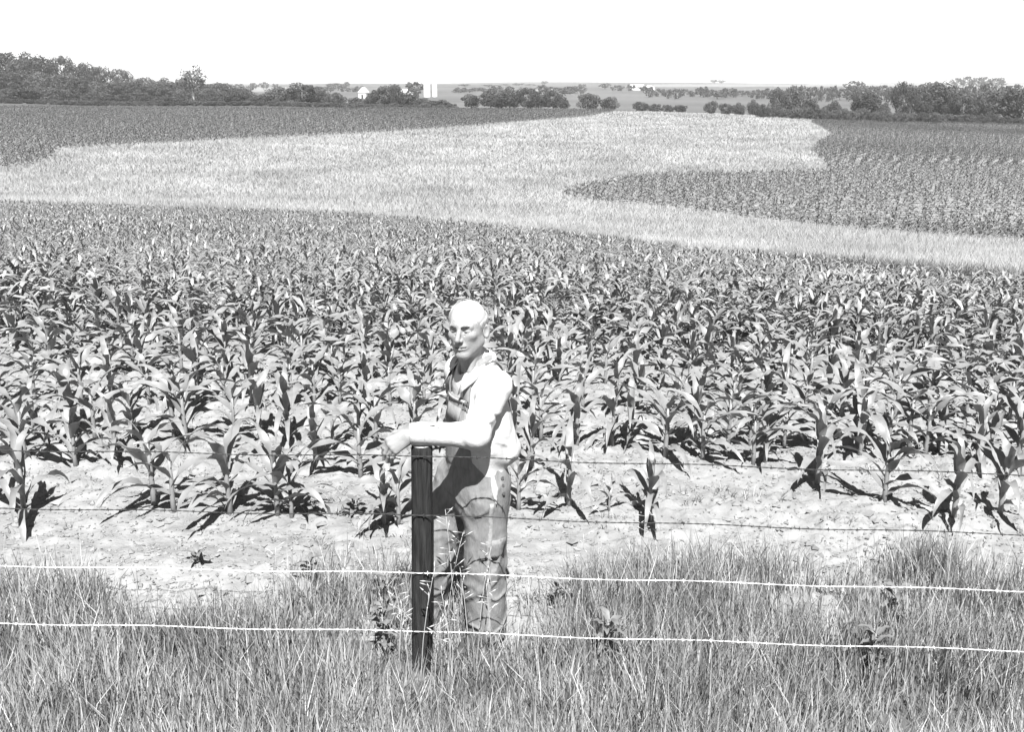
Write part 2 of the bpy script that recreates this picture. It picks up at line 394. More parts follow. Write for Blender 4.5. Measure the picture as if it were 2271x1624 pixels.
# far corn: contour rows
pro_c = [corn_proto(60+k, 4, 2, 1, False, 1.7) for k in range(6)]
def field_points(poly, center, drow, dpl, maxd=None):
    P_ = np.array(poly); x0, y0 = P_.min(0); x1, y1 = P_.max(0); x0 = max(x0, -150); x1 = min(x1, 130)
    if center is None:
        xs, ys = np.meshgrid(np.arange(x0, x1, dpl), np.arange(y0, y1, drow)); xs = xs+ .15*np.sin(ys*7); pts = np.stack([xs.ravel(), ys.ravel()], -1)
    else:
        c = np.array(center); cr = [np.hypot(*(np.array(q)-c)) for q in ((x0, y0), (x1, y0), (x0, y1), (x1, y1))]
        pts = []
        for r in np.arange(4, max(cr), drow):
            a = np.arange(0, 2*math.pi, dpl/r); pts.append(np.stack([c[0]+r*np.cos(a), c[1]+r*np.sin(a)], -1))
        pts = np.concatenate(pts)
    pts = pts + rng.normal(0, .11, pts.shape)
    pts = pts[inpoly(pts[:, 0], pts[:, 1], poly) & (np.abs(pts[:, 0]) < pts[:, 1]*.56+3)]
    return np.column_stack([pts, ground(pts[:, 0], pts[:, 1])])
qa = field_points(W_rt, (82, 66), 1.0, .23); qb = field_points(W_rt, None, .85, .27)
spl = lambda v: v[:, 1]+.25*(v[:, 0]-30) > 88
q = np.concatenate([qa[spl(qa)], qb[~spl(qb)]]); n = len(q); print('right corn', n)
o = link('contour_corn', scatter(pro_c, q, rng.uniform(0, 6.28, n), rng.uniform(.75, 1.0, n), rng.integers(0, 6, n), 'contour_corn', M['corn_far']))
tag(o, 'small corn in curved contour rows with soil showing between', 'corn', kind='stuff')
q = field_points(W_ul, None, .9, .42); q = q[q[:, 1] < 214]; n = len(q); print('upper corn', n)
o = link('hilltop_corn', scatter(pro_c, q, rng.uniform(0, 6.28, n), rng.uniform(1.1, 1.4, n), rng.integers(0, 6, n), 'hilltop_corn', M['corn_far']))
tag(o, 'dark dense corn on the rise below the woods', 'corn', kind='stuff')

# ------------------------------------------------------------------ pale oats / grass waterway
N_ = 900000
oy = 22*np.exp(rng.random(N_)*math.log(206/22)); ox = (rng.random(N_)*2-1)*(oy*.56+3)
# constant density on screen in depth is roughly 1/y^2 per area
k = inpoly(ox, oy, W_oat) & (rng.random(N_) < .70); ox, oy = ox[k], oy[k]
dens = fbm(ox*.09, oy*.05, o=3, s=12); k = dens > -3; ox, oy = ox[k], oy[k]; n = len(ox); print('oats', n)
hgt = (.40+.12*noise(ox*.15, oy*.1, s=8)+.05*rng.normal(size=n))
V, F = blades(np.column_stack([ox, oy, ground(ox, oy)-.02]), np.clip(hgt, .2, .7), 1.3*np.clip(oy*.0008, .015, .2)*rng.uniform(.7, 1.3, n), rng.uniform(0, 6.28, n), rng.uniform(.2, 1.3, n), 1, rng.normal(0, .7, n))
o = link('oat_field', mesh('oat_field', V, F, M['oat'])); tag(o, 'pale ripening oats sweeping across the hollow and hillside', 'oats', kind='stuff')
# darker weeds where corn meets the pale strip
n = 20000; t = rng.random(n); wx = 1+27*t; off = np.abs(rng.normal(0, 1, n))*(.4+1.0*np.clip((wx-4)/9, 0, 1))
wy = near_limit(wx)+.1+off; kk = (fbm(wx*.5, wy*.5, s=21) > -.35); wx, wy = wx[kk], wy[kk]; n = len(wx)
V, F = blades(np.column_stack([wx, wy, ground(wx, wy)-.02]), rng.uniform(.3, .62, n)*(.75+.5*np.clip((wx-6)/8, 0, 1)), rng.uniform(.012, .03, n), rng.uniform(0, 6.28, n), rng.uniform(.1, .7, n), 2)
tag(link('weedy_margin', mesh('weedy_margin', V, F, M['weed'])), 'dark weedy fringe between the corn and the pale strip', 'weeds', kind='stuff')

# ------------------------------------------------------------------ trees
def tree_proto(seed, h, w, low=.03, nl=4600, lobes=16, pale=False, open_=False, palebark=False, ls=.3):
    r = np.random.default_rng(seed); G1 = Geo()
    lean = r.normal(0, .04*h, 2); tz = .62*h
    trunk = [(0, 0, -.5), (lean[0]*.3, lean[1]*.3, .25*h), (lean[0], lean[1], tz)]
    G1.add(*tube(trunk, [.035*h, .025*h, .010*h], 7))
    cl = []
    for i in range(lobes):
        u_ = 1-(i+.5)/lobes*2; a = i*2.39996+r.uniform(-.4, .4); rxy = math.sqrt(max(0, 1-u_*u_))
        cz = h*(low*.5+.5); hz_ = h*(.5-low*.5); kk = r.uniform(.6, .86)
        c = np.array((rxy*math.cos(a)*w/2*kk+r.normal(0, .05)*w, rxy*math.sin(a)*w/2*kk+r.normal(0, .05)*w, cz+u_*hz_*kk*r.uniform(.85, 1.15)))
        t = c[2]/h; zz = c[2]; s = min(w, h)*r.uniform(.17, .28); cl.append((c, s))
        G1.add(*tube([(lean[0]*.5*t, lean[1]*.5*t, min(zz*.7, tz)), c*np.array((.6, .6, 1))-np.array((0, 0, .05*h)), c], [.011*h, .007*h, .003*h], 5, False))
    pts = []; nrm = []; per = nl//lobes
    for c, s in cl:
        v = r.normal(size=(per, 3)); v /= np.linalg.norm(v, axis=1)[:, None]
        nrm.append(v); rr = r.uniform(.35 if open_ else .6, 1.0, per)**.6
        bumps = 1+.28*fbm(v[:, 0]*2.2+c[0], v[:, 1]*2.2+c[1], v[:, 2]*2.2+c[2], o=2, s=seed)
        pts.append(c + v*(rr*bumps*s)[:, None]*np.array((1, 1, .82)))
    pts = np.concatenate(pts); ok = pts[:, 2] > .02*h; pts = pts[ok]
    n = len(pts); nr = np.concatenate(nrm)[ok]+.55*r.normal(size=(n, 3)); a = np.cross(nr, r.normal(size=(n, 3))); a /= np.linalg.norm(a, axis=1)[:, None]; b = np.cross(nr, a); b /= np.linalg.norm(b, axis=1)[:, None]
    sz = (ls*r.uniform(.6, 1.4, n))[:, None]
    V = np.stack([pts-a*sz, pts-b*sz*.6, pts+a*sz, pts+b*sz*.6], 1).reshape(-1, 3)
    me_c = mesh('crown', V, [np.arange(n*4).reshape(-1, 4)], M['leaf2'] if pale else M['leaf'])
    return G1.mesh('trunk', M['palebark'] if palebark else M['bark'], True), me_c
TP = [tree_proto(1, 10, 10), tree_proto(2, 10, 8.5, lobes=20), tree_proto(3, 10, 13, lobes=18, nl=5000), tree_proto(4, 10, 11, pale=True), tree_proto(5, 10, 9, .1, lobes=14), tree_proto(6, 10, 15, .03, lobes=20, nl=5000, pale=True)]
TOPEN = tree_proto(9, 10, 7, .38, 1500, 16, pale=True, open_=True, palebark=True, ls=.26)
TFAR = [tree_proto(11, 10, 9, .12, 420, 9, ls=.7), tree_proto(12, 10, 13, .05, 420, 9, ls=.75), tree_proto(13, 10, 8, .2, 420, 8, ls=.6)]
def put_tree(px, ytop, halfw, Y, pr, label, group, name='broadleaf_tree', yb=None):
    t = P(px, ytop, Y); zb = float(ground(t[0], Y)) - .1
    if yb is not None: zb = max(zb, P(px, yb, Y)[2])
    h = max(1.2, t[2]-zb); wd = 2*halfw/2200*Y
    r = link(name, None, None, (t[0], Y, zb), rng.uniform(0, 6.28))
    bw_ = max(v.co.x for v in pr[1].vertices)-min(v.co.x for v in pr[1].vertices)
    bh = max(v.co.z for v in pr[1].vertices)
    r.scale = (wd/bw_, wd/bw_, h/bh); tag(r, label, 'tree', group)
    link('trunk', pr[0], r); link('crown', pr[1], r)
    return r
# wood on the left hill: front, middle and back ranks
prof = lambda x: np.interp(x, [-150, 78, 150, 168, 250, 300, 330, 400, 500, 560], [104, 117, 122, 140, 148, 158, 168, 172, 184, 205])
for rank, (Y0, fr, step, lab, grp) in enumerate(((330, 1.0, 44, 'tall dark broadleaf tree on the crest of the wooded hill', 'trees on the crest of the wooded hill'), (285, .66, 40, 'broadleaf tree halfway up the wooded hill', 'trees halfway up the wooded hill'), (232, .36, 42, 'low bushy tree at the foot of the wooded hill above the corn', 'bushy trees at the foot of the wooded hill'))):
    x = -130 + rank*15
    while x < 545:
        yt = 240-(240-prof(x))*fr + rng.normal(0, 4)
        put_tree(x, yt, rng.uniform(30, 44), Y0+rng.uniform(-14, 14), TP[int(rng.integers(6))], lab, grp); x += step*rng.uniform(.8, 1.2)
put_tree(424, 143, 30, 262, TOPEN, 'tall open-crowned tree with pale trunk rising above the wood', None)
mid = [(470, 196, 30), (520, 201, 30), (575, 207, 30), (620, 190, 36), (668, 181, 40), (705, 190, 30), (745, 203, 26), (715, 214, 28), (790, 214, 22), (825, 205, 24), (850, 188, 35), (878, 184, 22), (905, 205, 30), (940, 216, 26), (975, 220, 26)]
for a in mid: put_tree(*a, 225+rng.uniform(-8, 12), TP[int(rng.integers(6))], 'dark bushy tree in the belt between the far corn and the silos', 'tree belt below the silos')
for a in [(1045, 207, 26), (1088, 196, 32), (1130, 190, 34), (1172, 192, 32), (1110, 212, 26), (1200, 208, 28), (1228, 199, 26), (1250, 214, 16)]:
    put_tree(*a, 232+rng.uniform(-8, 10), TP[int(rng.integers(5))], 'dark rounded tree in the separate clump beyond the corn tip', 'tree clump beyond the corn tip')
for a in [(1308, 205, 30), (1350, 213, 24)]: put_tree(*a, 238, TP[3], 'loose pale bush standing beside the rounded tree clump', 'pale bushes beside the clump', 'tree')
for a in [(1422, 224, 20), (1452, 229, 18), (1482, 231, 16), (1510, 231, 16), (1578, 222, 16), (1612, 228, 20), (1640, 226, 18), (1672, 219, 17)]:
    put_tree(*a, 226+rng.uniform(-5, 8), TP[int(rng.integers(3))], 'low hedge bush along the crest of the pale oats', 'hedge bushes along the crest of the oats', 'hedge_bush')
for a in [(1728, 191, 24), (1765, 192, 32), (1798, 216, 22)]: put_tree(*a, 215, TP[int(rng.integers(5))], 'broad tree in the trio at the oat field corner', 'trio of trees at the oat field corner')
for a in [(1846, 222, 27)]: put_tree(*a, 200, TP[0], 'small round tree at the corner of the contour corn', None)
for a in [(1920, 198, 38)]: put_tree(*a, 203, TP[1], 'large rounded dark tree standing alone above the contour corn', None)
for a in [(1962, 224, 16), (2013, 177, 33), (2050, 196, 26), (2086, 177, 38), (2118, 200, 28), (2140, 208, 30), (2172, 203, 24), (2205, 196, 32), (2250, 190, 40)]:
    put_tree(*a, 200+rng.uniform(-5, 12), TP[int(rng.integers(5))], 'tall dark tree in the thick grove above the contour corn', 'thick grove above the contour corn')
x = -140
while x < 1010:
    put_tree(x, 229+rng.normal(0, 2.5)+(2 if x > 500 else 0), rng.uniform(15, 24), 213+rng.uniform(-2, 3), TP[int(rng.choice([2, 3, 5]))], 'low scrubby bush at the edge of the far corn', 'scrub along the edge of the far corn', 'scrub_bush'); x += rng.uniform(20, 32)
x = 1690
while x < 2290:
    yb_ = np.interp(x, [1690, 1840, 2178, 2300], [246, 255, 268, 276])
    put_tree(x, yb_-13+rng.normal(0, 3), rng.uniform(15, 24), 193+rng.uniform(-3, 3), TP[int(rng.choice([2, 3, 5]))], 'low bush filling the foot of the grove above the contour corn', 'bushes at the foot of the grove', 'scrub_bush'); x += rng.uniform(18, 28)
# far trees and hedgerows
far = [(1208, 179, 8, 1400), (1584, 176, 9, 1500), (1600, 177, 9, 1500), (918, 180, 20, 460), (735, 184, 10, 900), (768, 180, 8, 900), (1030, 186, 12, 900), (1150, 184, 16, 1200), (1120, 186, 14, 1200), (1176, 186, 14, 1200), (1085, 187, 16, 900), (1290, 186, 10, 800), (1562, 190, 13, 520), (1342, 184, 12, 800), (500, 182, 10, 900), (530, 184, 12, 900), (560, 182, 12, 900), (585, 181, 10, 900), (610, 184, 8, 900), (1900, 178, 22, 620), (2125, 171, 16, 1000), (2150, 168, 18, 1000), (2180, 168, 18, 1000), (2215, 170, 20, 1000), (1400, 186, 12, 700), (1370, 188, 16, 700), (1428, 190, 12, 640)]
for x, yt, w_, Y in far: put_tree(x, yt, w_, Y, TFAR[int(rng.integers(3))], 'tiny hazy tree standing far off near the skyline', 'lone trees near the skyline', 'distant_tree')
for x0, x1, yt, Y in ((1440, 1720, 196, 520), (1760, 2030, 190, 470), (1980, 2300, 188, 430), (1180, 1300, 191, 560), (700, 800, 191, 700), (1020, 1110, 193, 620)):
    x = x0
    while x < x1:
        put_tree(x, yt+rng.normal(0, 3), rng.uniform(12, 20), Y*rng.uniform(.95, 1.08), TFAR[int(rng.integers(3))], 'faded hedgerow tree between the far fields', 'far hedgerow trees', 'hedgerow_tree'); x += rng.uniform(14, 22)

# ------------------------------------------------------------------ far farm buildings
def silo(px, half, yt, Y, label):
    t = P(px, yt, Y); zb = float(ground(t[0], Y))-.3; rad = half/2200*Y; h = t[2]-zb
    o = link('silo', None, None, (t[0], Y, zb)); tag(o, label, 'silo', 'pair of white silos')
    V, F = tube([(0, 0, 0), (0, 0, h*.5), (0, 0, h-.25)], rad, 20); link('wall', mesh('wall', V, F, M['white'], False), o)
    V, F = tube([(0, 0, h-.25), (0, 0, h-.1), (0, 0, h+.15)], [rad*1.04, rad*1.0, rad*.5], 20); link('cap', mesh('cap', V, F, M['roofm']), o)
    for q in range(5):
        V, F = tube([(0, 0, h*(q+.6)/5.6-.04), (0, 0, h*(q+.6)/5.6+.04)], rad*1.01, 20); link('hoop', mesh('hoop', V, F, M['white']), o)
silo(946.5, 7.2, 183, 520, 'white cylindrical silo beside its twin behind the tree belt')
silo(963.5, 5.4, 183.5, 524, 'narrower white silo beside the wider one behind the tree belt')
def barn(px, yt, wpx, Y, hw_, label, name='barn', roof='white', rz=.0, dpt=10):
    t = P(px, yt, Y); zb = float(ground(t[0], Y))-.3; w = wpx/2200*Y; h = t[2]-zb; e = h*hw_
    o = link(name, None, None, (t[0], Y, zb), rz); tag(o, label, 'barn')
    link('wall', mesh('wall', *boxg((0, 0, e/2), (w, dpt, e)), M['white']), o)
    ov = .4
    V = np.array([(-w/2-ov, -dpt/2-ov, e-.1), (0, -dpt/2-ov, h), (w/2+ov, -dpt/2-ov, e-.1), (-w/2-ov, dpt/2+ov, e-.1), (0, dpt/2+ov, h), (w/2+ov, dpt/2+ov, e-.1)])
    link('roof', mesh('roof', V, [np.array([(0, 1, 4, 3), (1, 2, 5, 4), (0, 3, 5, 2)]), np.array([(0, 2, 1), (3, 4, 5)])], M['roofm']), o)
    link('door', mesh('door', *boxg((0, -dpt/2-.03, e*.33), (w*.3, .1, e*.66)), M['darkgap']), o)
barn(806, 193, 16, 500, .6, 'white gabled barn half hidden behind the tree belt left of the silos')
barn(896, 197, 18, 480, .5, 'white barn roof showing between trees beside the silos', rz=.5)
barn(1412, 187, 26, 760, .6, 'low white farmhouse among far hedges', 'farmhouse', rz=1.2)
barn(1440, 189, 20, 770, .6, 'small white shed beside the far farmhouse', 'shed')

# ------------------------------------------------------------------ fence: post and four strands of barbed wire
V = []; n_ = 22; zs = [-.45, -.1, .2, .5, .8, 1.0, 1.1, 1.117]
ring = []
px0, px1 = P(935, 990, 4.0), P(936, 1520, 4.0)
ax = (px0-px1)/(px0[2]-px1[2])
for zi, z in enumerate(zs):
    c = px1 + ax*(z-px1[2]); a = np.arange(n_)*2*math.pi/n_
    rad = .0465*(1+.06*noise(np.cos(a)*2+5, np.sin(a)*2, z*1.3))*(.93 if zi == len(zs)-1 else 1)
    ring.append(np.stack([c[0]+rad*np.cos(a), c[1]+rad*np.sin(a), 0*a+c[2]], -1))
V = np.concatenate(ring); F = np.array([(k*n_+j, k*n_+(j+1) % n_, (k+1)*n_+(j+1) % n_, (k+1)*n_+j) for k in range(len(zs)-1) for j in range(n_)])
post = link('fence_post', mesh('fence_post', V, [F], M['post'], True)); tag(post, 'dark round wooden fence post the man leans on', 'fence post')
topc = px1+ax*(1.119-px1[2]); a = np.arange(n_)*2*math.pi/n_
V = np.concatenate([ring[-1]+np.array((0, 0, .001)), [topc+np.array((0, 0, .004))]])
link('end_grain', mesh('end_grain', V, [np.array([(j, (j+1) % n_, n_) for j in range(n_)])], M['postend']), post)
STR = [((78, 995), (935, 1013), (2178, 1045), 'wire', 'topmost dark rusty strand of the barbed wire fence'), ((78, 1124), (935, 1144), (2178, 1178), 'wire', 'second dark strand of the barbed wire fence from the top'),
       ((78, 1252), (935, 1272), (2178, 1304), 'wire2', 'bright galvanised barbed strand just above the grass tops'), ((78, 1380), (935, 1402), (2178, 1437), 'wire2', 'bottom bright galvanised strand running through the grass')]
for (a_, b_, c_, mk, lab) in STR:
    A, B, C_ = P(*a_, 3.985), P(*b_, 3.948), P(*c_, 3.925)
    A2 = B+(A-B)*3.6; C2 = B+(C_-B)*2.6
    ts = np.linspace(0, 1, 420)
    def along(t):
        t = np.asarray(t)[..., None]; u = np.where(t < .5, t*2, t*2-1)
        p = np.where(t < .5, A2+(B-A2)*u, B+(C2-B)*u)
        w = np.concatenate([0*u, .0*u, -.05*u*(1-u)+.004*np.sin(u*41)], -1); return p+w
    cl = along(ts); root = link('barbed_wire', None, None, B); tag(root, lab, 'barbed wire', 'strands of the barbed wire fence')
    s_ = np.concatenate([[0], np.cumsum(np.linalg.norm(np.diff(cl, axis=0), axis=1))])
    ss = np.arange(0, s_[-1], .012); cc = np.stack([np.interp(ss, s_, cl[:, k]) for k in range(3)], -1)
    rw = .0016 if mk == 'wire' else .0012
    for ph in (0, math.pi):
        tw = np.stack([0*ss, rw*np.cos(ss*95+ph), rw*np.sin(ss*95+ph)], -1)
        V, F = tube(cc+tw-B, rw, 4, False); link('strand', mesh('strand', V, F, M[mk], True), root)
    Gb = Geo()
    for sg in (1, -1):
        Gb.add(*tube([(0, 0, -.013*sg), (0, .004*sg, 0), (0, -.001, .012*sg)], .0015, 4)); Gb.add(*tube([(.004, -.012, -.004*sg), (.004, 0, .004), (.004, .012, -.002*sg)], .0015, 4))
    Gb.add(*tube([(-.006, 0, 0), (.008, 0, 0)], .0045, 6)); bm_ = Gb.mesh('barb', M[mk])
    for sb in np.arange(.07, s_[-1], .125):
        p = np.array([np.interp(sb, s_, cl[:, k]) for k in range(3)])-B
        if abs(p[0]+B[0]) < 3.2: o = link('barb', bm_, root, p, 0, .7); o.rotation_euler = (rng.uniform(0, 6.28), 0, 0)
    V, F = tube([(.010, .012, -.004), (.010, -.006, -.006), (.010, -.006, .006), (.010, .012, .004)], .0018, 5); link('staple', mesh('staple', V, F, M['wire']), root)

# ------------------------------------------------------------------ grass in front of and under the fence
n = 150000
bx = rng.uniform(-4.6, 4.6, n); by = rng.uniform(2.3, 5.4, n)
lim = grass_limit(bx); k = by < lim + np.abs(rng.normal(0, .16, n))-.06
cl_ = fbm(bx*2.2, by*2.2, o=3, s=17); k &= (cl_ > -1.25+.35*rng.random(n)+1.6*np.clip((by-lim+.55)/.6, 0, 1)*rng.random(n)) & (rng.random(n) < .95)
bx, by, cl_ = bx[k], by[k], cl_[k]; n = len(bx); print('grass', n)
hh = np.clip(.185+.085*cl_+rng.normal(0, .055, n), .06, .42)*np.clip(1.15-.5*np.clip(by-lim[k]+.3, 0, 1), .4, 1.2)
for nm, s, mk, lab in (('grass', rng.random(n) < .85, 'grass', 'thick upright grass along the foot of the fence'), ('dry_grass', None, 'drygrass', 'pale dry stems scattered through the fence-line grass')):
    if s is not None: keep = s
    else: s = ~keep
    m_ = s.sum()
    V, F = blades(np.column_stack([bx[s], by[s], topz(bx[s], by[s])-.03]), hh[s]*(1.0 if nm == 'grass' else 1.12), rng.uniform(.004, .0095, m_)*(1 if nm == 'grass' else .7), rng.uniform(0, 6.28, m_), rng.uniform(.03, .5, m_), 2)
    tag(link(nm, mesh(nm, V, F, M[mk])), lab, 'grass', kind='stuff')
# small weeds in the open soil
n = 900; wx = rng.uniform(-4, 4, n); wy = rng.uniform(4.5, 6.6, n); k = fbm(wx*1.5, wy*1.5, s=44) > .35; wx, wy = wx[k], wy[k]; n = len(wx)
V, F = blades(np.repeat(np.column_stack([wx, wy, topz(wx, wy)-.01]), 6, 0)+rng.normal(0, .012, (n*6, 3))*np.array((1, 1, 0)), rng.uniform(.04, .11, n*6), rng.uniform(.004, .009, n*6), rng.uniform(0, 6.28, n*6), rng.uniform(.3, 1.1, n*6), 2)
tag(link('seedling_grass', mesh('seedling_grass', V, F, M['grass'])), 'sparse little grass seedlings on the bare soil', 'grass', kind='stuff')
# clods
cb = []
for k in range(12):
    r_ = np.random.default_rng(k); ph = (1+5**.5)/2
    V0 = np.array([(1, 0, .1), (.2, 1, -.1), (-1, .2, .1), (-.2, -1, 0), (.3, .2, .85), (-.25, -.1, -.8)])+r_.normal(0, .15, (6, 3))
    F0 = np.array([(0, 1, 4), (1, 2, 4), (2, 3, 4), (3, 0, 4), (1, 0, 5), (2, 1, 5), (3, 2, 5), (0, 3, 5)])
    cb.append((V0*r_.uniform(.6, 1.2, (6, 1))*np.array((1, .85, .75)), [F0]))
n = 26000; x_ = rng.uniform(-5, 5, n); y_ = 4.5+rng.random(n)**1.5*4.8
tag(link('clods', scatter(cb, np.column_stack([x_, y_, topz(x_, y_)+.003]), rng.uniform(0, 6.28, n), np.exp(rng.normal(-4.55, .5, n)), rng.integers(0, 12, n), 'clods', M['clod'])), 'crumbled dry soil clods between the corn rows', 'clods', kind='stuff')
# broadleaf weeds
def weed(px, py, Y, hgt, nl, lsz, label, seed, mk='weed'):
    r_ = random.Random(seed)
    if py is None: x, y = P(px, 1400, Y)[0], Y
    else: x, y = hit(px, py)
    o = link('broadleaf_weed', None, None, (x, y, float(topz(x, y))-.02)); tag(o, label, 'weed')
    V, F = tube([(0, 0, 0), (.01, 0, hgt*.5), (0, .01, hgt)], [.006, .005, .003], 6); link('stem', mesh('stem', V, F, M['stalk'], True), o)
    for i in range(nl):
        t = (i+1)/nl
        link('leaf', mesh('leaf', *corn_leaf(i*2.4+r_.uniform(-.3, .3), hgt*(.25+.75*t), lsz*r_.uniform(.8, 1.2), lsz*.5, R(35+20*t), R(75), r_.uniform(-.4, .4), 6, 2, .35, seed*50+i), M[mk], True), o)
weed(1345, 1500, 0, .30, 20, .085, 'tall leafy thistle in the grass right of the post', 3)
weed(850, 1480, 0, .28, 16, .075, 'dark leafy weed in the grass left of the post', 4)
weed(1930, 1530, 0, .26, 18, .08, 'leafy weed in the grass well clear of the post', 5)
weed(1975, 1420, 0, .22, 10, .10, 'dark bushy weed behind the bright upper galvanised wire', 6)
weed(790, 1165, 0, .12, 10, .10, 'small bushy weed on bare soil beside the corn row', 7)
weed(690, 1335, 0, .14, 9, .09, 'dark low weed where grass meets bare soil', 8)
weed(860, 1370, 0, .16, 10, .09, 'weed clump at the foot of the trouser leg by the post', 9)
weed(1240, 1390, 0, .16, 10, .08, 'small leafy weed beside the trouser leg in the grass', 10)
weed(440, 1275, 0, .08, 7, .08, 'tiny weed alone on the pale bare soil', 11)
# brome stalks with nodding heads
def brome(px, Y, hgt, seed):
    r_ = random.Random(seed); x = P(px, 1400, Y)[0]; z0 = float(ground(x, Y))
    o = link('brome_stalk', None, None, (x, Y, z0)); tag(o, 'thin grass stalk with a nodding seed head near the post', 'grass stalk', 'brome stalks around the post')
    l = r_.uniform(-.08, .1); pts = [(l*t*t, .02*t, hgt*t) for t in (-.02, .2, .45, .7, .9, 1)]
    V, F = tube(pts, [.0018]*4+[.0014, .001], 5); link('stem', mesh('stem', V, F, M['drygrass'], True), o)
    for i in range(9):
        t = .72+.28*i/8; b = np.array((l*t*t, .02*t, hgt*t)); an = r_.uniform(0, 6.28); e = np.array((math.cos(an)*.045, math.sin(an)*.045, r_.uniform(-.005, .03)))
        V, F = tube([b, b+e*.55, b+e*.8, b+e*1.15], [.0007, .001, .0032, .0006], 5); link('spikelet', mesh('spikelet', V, F, M['drygrass'], True), o)
for i, (px, Y, h) in enumerate([(930, 3.8, .62), (905, 3.85, .5), (985, 4.02, .68), (1010, 4.05, .78), (1040, 3.95, .55), (960, 3.75, .4), (1060, 4.05, .6), (1090, 3.9, .5), (1000, 3.9, .45), (620, 4.2, .5), (880, 3.8, .42), (1290, 4.4, .5), (1420, 4.6, .55), (1700, 4.7, .5)]): brome(px, Y, h, i)

# ------------------------------------------------------------------ the man leaning on the post
def surface_nets(f, o, h):
    """iso surface of a grid f (nx,ny,nz) as quads"""
    nx, ny, nz = f.shape; s = f < 0
    c = np.zeros((nx-1, ny-1, nz-1), int); acc = np.zeros((nx-1, ny-1, nz-1, 3)); cnt_ = np.zeros((nx-1, ny-1, nz-1))
    cor = [(a, b, d) for a in (0, 1) for b in (0, 1) for d in (0, 1)]
    sl_ = lambda A, k: A[k[0]:nx-1+k[0], k[1]:ny-1+k[1], k[2]:nz-1+k[2]]
    for a in cor:
        for ax_ in range(3):
            if a[ax_]: continue
            b = list(a); b[ax_] = 1; fa, fb = sl_(f, a), sl_(f, b); m = (fa < 0) != (fb < 0)
            if not m.any(): continue
            t = np.where(m, fa/np.where(m, fa-fb, 1), 0)
            for d in range(3): acc[..., d] += np.where(m, a[d]+(t if d == ax_ else 0), 0)
            cnt_ += m
    act = cnt_ > 0; ids = -np.ones(act.shape, int); ids[act] = np.arange(act.sum())
    ii = np.argwhere(act); V = (ii + acc[act]/cnt_[act][:, None])*h + np.asarray(o)
    Fq = []
    for ax_ in range(3):
        u, v = [(1, 2), (2, 0), (0, 1)][ax_]
        a = s; b = np.roll(s, -1, ax_); m = a != b
        sl2 = [slice(1, -1)]*3; sl2[ax_] = slice(0, -1); msk = np.zeros_like(m); msk[tuple(sl2)] = m[tuple(sl2)]
        e = np.argwhere(msk); inside = s[tuple(e.T)]
        def cid(du, dv):
            q_ = e.copy(); q_[:, u] -= du; q_[:, v] -= dv; return ids[tuple(q_.T)]
        q_ = np.stack([cid(0, 0), cid(1, 0), cid(1, 1), cid(0, 1)], -1)
        q_[~inside] = q_[~inside][:, ::-1]; Fq.append(q_)
    Fq = np.concatenate(Fq); Fq = Fq[(Fq >= 0).all(1)]
    return V, Fq
def grid(lo, hi, h):
    a = [np.arange(l, u+h, h) for l, u in zip(lo, hi)]; G_ = np.meshgrid(*a, indexing='ij'); return np.stack(G_, -1), np.array(lo, float)
def rc(p, a, b, r1, r2, sq=None):
    a = np.asarray(a, float); b = np.asarray(b, float); ba = b-a; pa = p-a
    t = np.clip((pa@ba)/(ba@ba), 0, 1); return np.linalg.norm(pa-t[..., None]*ba, axis=-1)-(r1+(r2-r1)*t)
def ell(p, c, r):
    q_ = p-np.asarray(c, float); r = np.asarray(r, float); k0 = np.linalg.norm(q_/r, axis=-1); k1 = np.linalg.norm(q_/(r*r), axis=-1)+1e-9
    return k0*(k0-1)/k1
def smin(a, b, k):
    h = np.clip(.5+.5*(b-a)/k, 0, 1); return b+(a-b)*h-k*h*(1-h)
def smax(a, b, k): return -smin(-a, -b, k)
fF = np.array((-.87, -.49, 0)); fF /= np.linalg.norm(fF); fL = np.array((-fF[1]*-1*-1, fF[0], 0)); fL = np.array((.49, -.87, 0))/np.linalg.norm((.49, -.87))
UP = np.array((0, 0, 1.))
TORC = np.array((-.145, 4.29, 0))
def loc(p): d = p-TORC; return np.stack([d@fL, d@fF, d[..., 2]], -1)
SHL, ELB, WRI = np.array((-.062, 4.17, 1.325)), np.array((-.158, 4.03, 1.150)), np.array((-.425, 3.99, 1.168))
SHR, ELR, WRR = np.array((-.235, 4.44, 1.32)), np.array((-.12, 4.55, 1.09)), np.array((-.17, 4.46, .86))
HIPL, KNL, ANL = np.array((-.112, 4.23, .83)), np.array((-.128, 4.235, .44)), np.array((-.128, 4.275, .04))
HIPR, KNR, ANR = np.array((-.25, 4.37, .83)), np.array((-.375, 4.36, .42)), np.array((-.43, 4.44, .04))
def torso(p, g=0.):
    q_ = loc(p)*np.array((1, 1.38, 1))
    d = rc(q_, (0, .03, .90), (0, .01, 1.12), .165+g, .172+g)
    d = smin(d, rc(q_, (0, .0, 1.1), (0, -.005, 1.26), .172+g, .135+g), .06)
    d = smin(d, rc(p, SHR+(0, 0, -.005), SHL+(-.008, .012, -.003), .073+g, .066+g), .06)
    d = smin(d, rc(p, (-.160, 4.29, 1.31), (-.166, 4.28, 1.42), .092+g, .064+g), .06)
    return d
